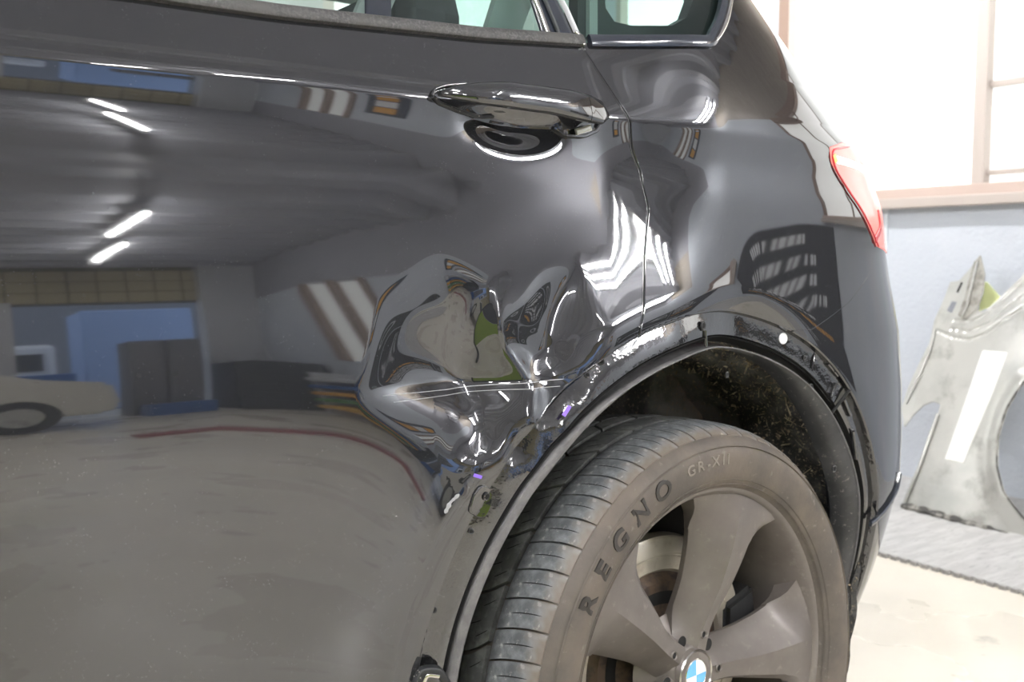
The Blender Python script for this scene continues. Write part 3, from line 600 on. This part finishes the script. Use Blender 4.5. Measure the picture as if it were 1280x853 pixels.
for k in range(1500):
    th=rng.choice([rng.normal(58,12),rng.normal(35,14),rng.uniform(-20,110)]); s_=abs(rng.normal(.0,.45)) if rng.rand()<.8 else rng.rand()
    if s_>1 or th<-38 or th>130: continue
    i=int((th+42)/258*(nt_-1)); j=int(s_*(ny-1)); p=LV[i*ny+j]; cen=np.array([ACX,p[1],ACZ]); n=(cen-p)/np.linalg.norm(cen-p)
    big=rng.rand()**5; chip(p+n*.003+rng.randn(3)*.003,.0008+.012*big,.0005+.0022*rng.rand()**2,rng.randn(3)+np.array([0,.6,0]))
tag(adopt(mesh('dry_debris',VV,FF,DEBRIS,smooth=False),car),kind='stuff')
# black splash guard behind the wheel with dirt
g=[(1040,575),(1086,640),(1087,665),(1080,700),(1070,755),(1058,775),(1045,775),(1045,650)]
gp=[onax(x,y,1,.060) for x,y in g]; prism('splash_guard',gp,(0,.02,0),PLASTIC,car,.004)
VV=[];FF=[]
for k in range(70):
    y=rng.uniform(590,735); x=1062+rng.uniform(-8,1)*(1+0*y)+(8 if y<690 else 0); chip(onax(x,y,1,.057),.0008+.0035*rng.rand()**2,.0008+.002*rng.rand(),rng.randn(3))
tag(adopt(mesh('dried_mud',VV,FF,mat('pale dried mud',(.42,.34,.25),.9),smooth=False),car),kind='stuff')
# ---- cabin behind the glass
box('cabin_floor',(-2.4,.12,.86),(.34,1.6,.90),INTDARK,car); box('cabin_side',(-2.4,1.56,.9),(.30,1.62,1.20),INTDARK,car)
box('cabin_roof',(-2.4,.26,1.585),(.2,1.4,1.64),INTGREY,car); box('cabin_door_lining',(-2.4,.075,.86),(.20,.10,1.165),INTDARK,car)
for x in (-1.3,-.36,.30): prism('cabin_pillar',[(x,1.57,1.18),(x+.09,1.57,1.18),(x+.03,1.46,1.62),(x-.06,1.46,1.62)],(0,.03,0),INTGREY,car)
box('rear_seat',(-.42,.22,.9),(-.18,1.5,1.16),INTDARK,car,.05)
for y in (.45,.9,1.3): box('headrest',(-.35,y-.12,1.17),(-.22,y+.12,1.34),INTDARK,car,.04)
prism('seat_belt',[(-.30,.20,1.62),(-.25,.20,1.62),(-.44,.34,1.10),(-.49,.34,1.10)],(0,.012,0),INTGREY,car)
prism('seat_belt',[(-.16,.16,1.62),(-.08,.16,1.62),(-.30,.14,1.14),(-.35,.14,1.14)],(0,.012,0),INTGREY,car)
box('luggage_cover',(-.2,.15,1.02),(.32,1.5,1.04),INTDARK,car)
e_=prism('quarter_lining',[onax(x,y,1,.16) for x,y in ((722,60),(722,-60),(752,-60),(757,10),(768,27),(790,32),(840,32),(858,22),(866,0),(868,-60),(925,-60),(925,60))],(0,.02,0),INTDARK,car)
prism('seat_belt',[onax(x,y,1,.13) for x,y in ((737,60),(747,60),(747,-60),(737,-60))],(0,.008,0),INTGREY,car)
# ---- wheel
WZ=.334; WC=(0,0,WZ)
WHL='wheel'
tprof=[(.016,.2575),(.008,.262),(.002,.270),(-.004,.282),(-.0085,.300),(-.008,.312),(-.0035,.322),(.006,.3315),(.016,.3365),(.024,.3385),(.10,.3415),(.16,.3415),(.222,.3385),(.24,.325),(.248,.300),(.240,.27),(.232,.2575)]
tp_=smoothpts(resample(tprof,60),1); TYRE=lathe('tyre',[tuple(q) for q in tp_],SIDE,car,200,WC)
for r,y in ((.2665,.0035),(.2735,.0005),(.319,-.0058)): lathe('sidewall_rib',[(y+.001,r-.0014),(y-.0012,r),(y+.001,r+.0014)],SIDE,TYRE,160,WC)
def rot_about(a): return Matrix.Translation(Vector(WC))@Matrix.Rotation(a,4,'Y')@Matrix.Translation(-Vector(WC))
NB=60; PT=2*PI/NB
def blockmesh(ypr,t0,t1,skew,m,slit=None,depth=.009,nth=5,twist=0.):
    V=[];F=[];k=len(ypr)
    for lay in (0,1):
        for i in range(nth):
            for j,(y,r) in enumerate(ypr):
                a=t0+(t1-t0)*i/(nth-1)+skew(y); rr=r-(depth if lay else 0)-(0 if lay or (0<i<nth-1 and 0<j<k-1) else .0009)
                V.append((rr*math.sin(a),y,rr*math.cos(a)))
    B=nth*k
    for i in range(nth-1):
        for j in range(k-1): F.append((i*k+j,i*k+j+1,(i+1)*k+j+1,(i+1)*k+j))
    bd=[(0,j) for j in range(k)]+[(i,k-1) for i in range(1,nth)]+[(nth-1,j) for j in range(k-2,-1,-1)]+[(i,0) for i in range(nth-2,0,-1)]
    for a,b in zip(bd,bd[1:]+bd[:1]): F.append((a[0]*k+a[1],b[0]*k+b[1],B+b[0]*k+b[1],B+a[0]*k+a[1]))
    me=bpy.data.meshes.new('tread_block'); me.from_pydata(V,[],F); me.materials.append(m)
    bm=bmesh.new(); bm.from_mesh(me); bmesh.ops.recalc_face_normals(bm,faces=bm.faces); bm.to_mesh(me); bm.free()
    if slit:
        bm=bmesh.new(); bm.from_mesh(me)
        for (ya,yb,ta) in slit:
            n=7; top=[]
            for q in range(n):
                y=ya+(yb-ya)*q/(n-1); r=np.interp(y,[p[0] for p in ypr],[p[1] for p in ypr])+.00035; a=ta+skew(y); w_=.0007/.35*(1 if 0<q<n-1 else .2)
                top.append([bm.verts.new((r*math.sin(a+s*w_),y,r*math.cos(a+s*w_))) for s in (-1,1)])
            for q in range(n-1):
                f=bm.faces.new((top[q][0],top[q][1],top[q+1][1],top[q+1][0])); f.material_index=1
        bm.to_mesh(me); bm.free(); me.materials.append(GROOVE)
    me.polygons.foreach_set('use_smooth',[True]*len(me.polygons)); me.set_sharp_from_angle(angle=math.radians(35))
    return me
sk1=lambda y: -.55*(y-.045)-6.*(y-.045)**2
sh=blockmesh([(.008,.3345),(.014,.3385),(.022,.3425),(.032,.3455),(.045,.3475),(.060,.3488),(.074,.3494),(.0785,.3488)],.004,PT-.0035,sk1,BLOCK,slit=[(.018,.060,PT*.5)])
sk2=lambda y: -1.6*(y-.10)+22*(y-.105)**2
r2=blockmesh([(.0865,.3492),(.095,.3502),(.105,.3505),(.115,.3505),(.124,.3500)],.006,PT*2-.010,sk2,TREAD2,depth=.008,nth=9,slit=[(.090,.108,PT*.45),(.104,.122,PT*.95),(.090,.108,PT*1.45)])
r3=blockmesh([(.132,.3502),(.145,.3505),(.158,.3502)],.006,PT*2-.008,lambda y: 1.2*(y-.145),TREAD2,depth=.008,nth=9)
r4=blockmesh([(.167,.3494),(.185,.3488),(.205,.3465),(.225,.341),(.236,.334)],.006,PT-.006,lambda y: .6*(y-.2),TREAD2,depth=.009,nth=5)
for me,n in ((sh,NB),(r2,NB//2),(r3,NB//2),(r4,NB)):
    for k in range(n):
        o=bpy.data.objects.new('tread_block',me); COL.objects.link(o); a=2*PI*k/n
        o.location=WC; o.rotation_euler=(0,a,0); o.parent=TYRE; o.matrix_parent_inverse=TYRE.matrix_basis.inverted()
# lettering
def letters(nm,chars,angs,size,r,y,m,ext=.0012,parent=TYRE):
    vs=[];fs=[]
    for ch,a in zip(chars,angs):
        c=bpy.data.curves.new('t','FONT'); c.body=ch; c.size=size; c.align_x='CENTER'; c.align_y='CENTER'; c.extrude=ext; c.resolution_u=4; c.offset=(.0009 if size>.03 else .0002)
        o=bpy.data.objects.new('t',c); COL.objects.link(o); dg=bpy.context.evaluated_depsgraph_get(); me=bpy.data.meshes.new_from_object(o.evaluated_get(dg)); A=math.radians(a)
        t_=np.array([math.cos(A),0,-math.sin(A)]); q=np.array([math.sin(A),0,math.cos(A)]); k=len(vs)
        for v in me.vertices:
            rr=r+v.co.y; vs.append(np.array(WC)+t_*v.co.x*1.15+q*rr+np.array([0,y(rr)-v.co.z,0]))
        for p in me.polygons: fs.append([k+i for i in p.vertices])
        bpy.data.objects.remove(o); bpy.data.curves.remove(c)
    o=mesh(nm,vs,fs,m,smooth=False); adopt(o,parent); return o
ysurf=lambda r: float(np.interp(r,[q[1] for q in tprof[:10]],[q[0] for q in tprof[:10]]))
letters('lettering','REGNO',(-56.6,-48.4,-40.2,-31.2,-22.4),.034,.3005,ysurf,LETTER)
letters('lettering','GR-XII',(-11.4,-7.6,-4.6,-1.6,1.6,3.6),.020,.3015,lambda r: ysurf(r)+.0004,LETTER2)
# alloy wheel
AW=lathe('alloy_wheel',[(.020,.2585),(.0125,.2590),(.0105,.2575),(.0110,.2535),(.0150,.2490),(.024,.2440),(.040,.2385),(.065,.2330),(.10,.2300),(.20,.2290),(.235,.245)],WHEEL,car,200,WC)
adopt(lathe('rim_groove',[(.0145,.2505),(.0165,.2492),(.0150,.2475)],CAVITY,None,160,WC),AW) if False else None
def spoke(a0):
    V=[];F=[];n,k=22,13; rs=np.linspace(.030,.2475,n)
    hw=np.interp(rs,[.03,.06,.09,.12,.155,.19,.215,.235,.248],[.028,.027,.029,.035,.043,.052,.060,.076,.098]); yy=np.interp(rs,[.03,.06,.09,.12,.16,.20,.235,.248],[.044,.041,.033,.024,.0175,.0145,.0145,.0165])
    hw=np.convolve(np.pad(hw,1,'edge'),[.25,.5,.25],'valid'); yy=np.convolve(np.pad(yy,1,'edge'),[.25,.5,.25],'valid')
    for i in range(n):
        for j in range(k):
            s=-1+2*j/(k-1); x=s*hw[i]; g=np.interp(s,[-1,-.93,0,.5,.92,1],[.040,.036,0,.0030,.007,.014]); ww=math.sqrt(max(0,rs[i]**2-x*x)) if rs[i]>.19 else rs[i]
            V.append((x,yy[i]+g*np.interp(rs[i],[.03,.08,.2,.248],[.5,1,1,.25]),ww))
        V.append((hw[i]*.93,yy[i]+.036,V[-1][2])); V.append((-hw[i]*.93,yy[i]+.050,V[-1][2]))
    K=k+2
    for i in range(n-1):
        for j in range(K): F.append((i*K+j,i*K+(j+1)%K,(i+1)*K+(j+1)%K,(i+1)*K+j))
    F.append(tuple(range(K))); F.append(tuple((n-1)*K+j for j in range(K)))
    return V,F
V,F=spoke(0); S0=fixn(mesh('spoke',V,F,WHEEL)); sharp(S0,20)
for k in range(5):
    o=S0 if k==0 else S0.copy()
    if k: COL.objects.link(o)
    o.location=WC; o.rotation_euler=(0,math.radians(19+72*k),0); o.parent=AW
lathe('hub_face',[(.046,.0),(.046,.034),(.048,.037),(.056,.040),(.068,.050),(.085,.074)],WHEEL,AW,80,WC)
for k in range(5):
    A=math.radians(24+72*k); c=(WC[0]+.054*math.sin(A),0,WC[2]+.054*math.cos(A)); lathe('lug_hole',[(.0415,.0040),(.0395,.0052),(.0415,.0065)],WHEEL,AW,16,c); lathe('lug_bolt',[(.0412,.0),(.0412,.0042)],CAVITY,AW,14,c)
    A=math.radians(53+72*k); c=(WC[0]+.049*math.sin(A),0,WC[2]+.049*math.cos(A)); lathe('hub_pocket',[(.0475,.0),(.0475,.0085)],CAVITY,AW,16,c)
CAP=lathe('centre_cap',[(.0385,.0),(.0385,.0215),(.0375,.023),(.0380,.031),(.040,.033),(.046,.0345)],WHEEL,AW,64,WC)
lathe('cap_ring',[(.0382,.0318),(.0362,.0328),(.0382,.0342)],CHROME,AW,64,WC); lathe('cap_ring',[(.0380,.0205),(.0368,.0212),(.0378,.0222)],CHROME,AW,48,WC)
for k in range(4): lathe('emblem_quarter',[(.0372,.0),(.0374,.0205)],BLUEROUND if k%2 else WHITEROUND,AW,12,WC,k*PI/2,(k+1)*PI/2)
BC=(-.035,0,.320)
lathe('brake_disc',[(.100,.135),(.094,.140),(.094,.160),(.0955,.161),(.0955,.164),(.094,.165),(.094,.188),(.096,.191),(.118,.192)],DISC,car,96,BC)
lathe('hub_ring',[(.075,.0),(.075,.052),(.088,.075),(.090,.122),(.098,.130),(.100,.137)],RUST,car,64,BC); lathe('hub_gap',[(.0885,.088),(.0870,.098),(.0885,.108)],CAVITY,car,64,BC)
prism('brake_caliper',[(WC[0]+r*math.sin(math.radians(a)),.085,WC[2]+r*math.cos(math.radians(a))) for r,a in ((.12,70),(.12,110),(.19,110),(.19,90),(.19,70))],(0,.08,0),mat('dark caliper',(.02,.02,.021),.6),car,.008)
lathe('brake_backplate',[(.15,.0),(.15,.20),(.16,.228)],CAVITY,car,64,WC)
# the wheel stands slightly proud of the arch, toed and cambered
_q=Vector((0,1,0)).rotation_difference(Vector((-.0912,1,-.0449))).to_matrix().to_4x4()
for o,k in ((TYRE,1.068),(AW,1.091)): o.matrix_basis=Matrix.Translation(Vector((-.0263,-.0252,.3236)))@_q@Matrix.Scale(k,4)@Matrix.Translation(-Vector(WC))@o.matrix_basis
# ---------------------------------------------------------------- the unpainted fender leaning on the wall
ft=math.atan2(.40,.93); fn=np.array([-math.cos(ft),0,math.sin(ft)]); fo=np.array([2.415,1.25,-.036]); ey=np.array([0,-1.,0]); ez=np.array([math.sin(ft),0,math.cos(ft)])
def fpt(px,py): p=onpl(px,py,fo,fn)-fo; return [p@ey,p@ez]
arc=np.array([fpt(*q) for q in [(1285,490),(1268,520),(1258,555),(1257,590),(1265,622),(1285,650)]])
def fbump(a,b):
    d=np.full(np.shape(a),9.); 
    for q in smoothpts(resample(arc,160),6): d=np.minimum(d,np.hypot(a-q[0],b-q[1]))
    h=.030*np.exp(-(d/.05)**2)+.035*np.sin(np.clip((a+.05)*4.2,0,PI))-.02*np.clip(.10-b,0,1)*4
    for L,s in (([(1172,414),(1195,424),(1215,427),(1237,420),(1290,385)],.007),([(1192,413),(1215,417),(1240,407),(1290,370)],.006),([(1195,402),(1218,404),(1236,396),(1290,352)],.006)):
        dd=np.full(np.shape(a),9.)
        for q in resample([fpt(*p) for p in L],40): dd=np.minimum(dd,np.hypot(a-q[0],b-q[1]))
        h=h-s*np.exp(-(dd/.007)**2)
    return h
def FS(a,b,off=0.): return fo+np.asarray(a)[...,None]*ey+np.asarray(b)[...,None]*ez+(fbump(a,b)+off)[...,None]*fn
def FN(a,b,e=.002):
    x=FS(a+e,b)-FS(a-e,b); y=FS(a,b+e)-FS(a,b-e); n=np.cross(y,x); n/=np.linalg.norm(n,axis=-1,keepdims=True); return n*np.sign((n@fn))[...,None]
fe=empty('fender_panel',(2.45,.95,-.036),'silver unpainted fender panel leaning against the pale blue wall','car part')
out=[(1228,322),(1234,345),(1232,368),(1224,390),(1232,394),(1251,379),(1280,352),(1330,300),(1345,440),(1285,490),(1268,520),(1258,555),(1257,590),(1265,622),(1285,650),(1345,690),(1345,712),(1280,683),(1250,672),(1215,662),(1165,646),(1129,637),(1135,618),(1150,585),(1163,552),(1175,520),(1178,507),(1168,503),(1155,507),(1140,520),(1130,534),(1127,510),(1136,482),(1150,452),(1162,428),(1168,400),(1180,374),(1188,353),(1200,352),(1212,340)]
def fpanel(nm,px,m,off=0.,hem=.006,st=.007):
    pl=np.array([fpt(*q) for q in px]); f=polysdf(pl); a=pl.min(0)-.02; b=pl.max(0)+.02
    return panel(nm,np.arange(a[0],b[0],st),np.arange(a[1],b[1],st),f,m,fe,off,hem,FS,FN)
fpanel('fender_skin',out,SILVER)
fpanel('masking_sheet',[(1233,442),(1264,445),(1246,495),(1209,582),(1186,576),(1208,515)],TAPE,.003,.003)['label']='white masking sheet'
fpanel('pillar_flange',[(1228,322),(1234,345),(1232,368),(1224,390),(1210,402),(1200,396),(1208,375),(1214,350),(1220,330)],SILVERD,.004)
fpanel('hinge_slot',[(1191,378),(1197,379),(1191,392),(1185,389)],mat('shadowed slot',(.20,.21,.24),.7),.002,.002,.003)
fpanel('hinge_slot',[(1203,354),(1205,355),(1199,367),(1197,366)],CAVITY,.002,.002,.003)
def fstrip(nm,px,w_,h_,m,off=0.,n=40,rnd=None):
    q=smoothpts(resample([fpt(*p) for p in px],n),2); path=FS(q[:,0],q[:,1],off)
    return sweep(nm,path,circ(w_/2,8,h_/2),m,fe,side=FN(q[:,0],q[:,1]),scale=rnd)
fstrip('bottom_flange',[(1131,634),(1165,643),(1215,659),(1245,667),(1285,682),(1345,706)],.055,.035,GRIME,.006,60,.7+.5*np.abs(np.sin(np.arange(60)*.55))*rng.uniform(.6,1,60))
fstrip('arch_edge',[(1290,484),(1268,520),(1258,555),(1257,590),(1265,622),(1290,655)],.008,.008,GRIME,.006)
fstrip('front_edge',[(1131,633),(1152,587),(1165,550),(1176,520)],.010,.012,SILVER,.008)
fstrip('front_edge',[(1133,505),(1150,470),(1163,440),(1170,412)],.008,.008,SILVER,.006)
fstrip('rough_edge',[(1205,402),(1213,385),(1218,362),(1222,345),(1226,330)],.007,.007,SILVER,.010,30,.5+.9*rng.rand(30))
yp=[onpl(x,y,fo-fn*.06,fn) for x,y in ((1226,352),(1234,353),(1252,373),(1240,383),(1224,389))]
tag(prism('paper_sheet',[Vector(p) for p in yp],(-fn*.002),YELL),'pale yellow paper sheet tucked behind the silver fender tip','paper')
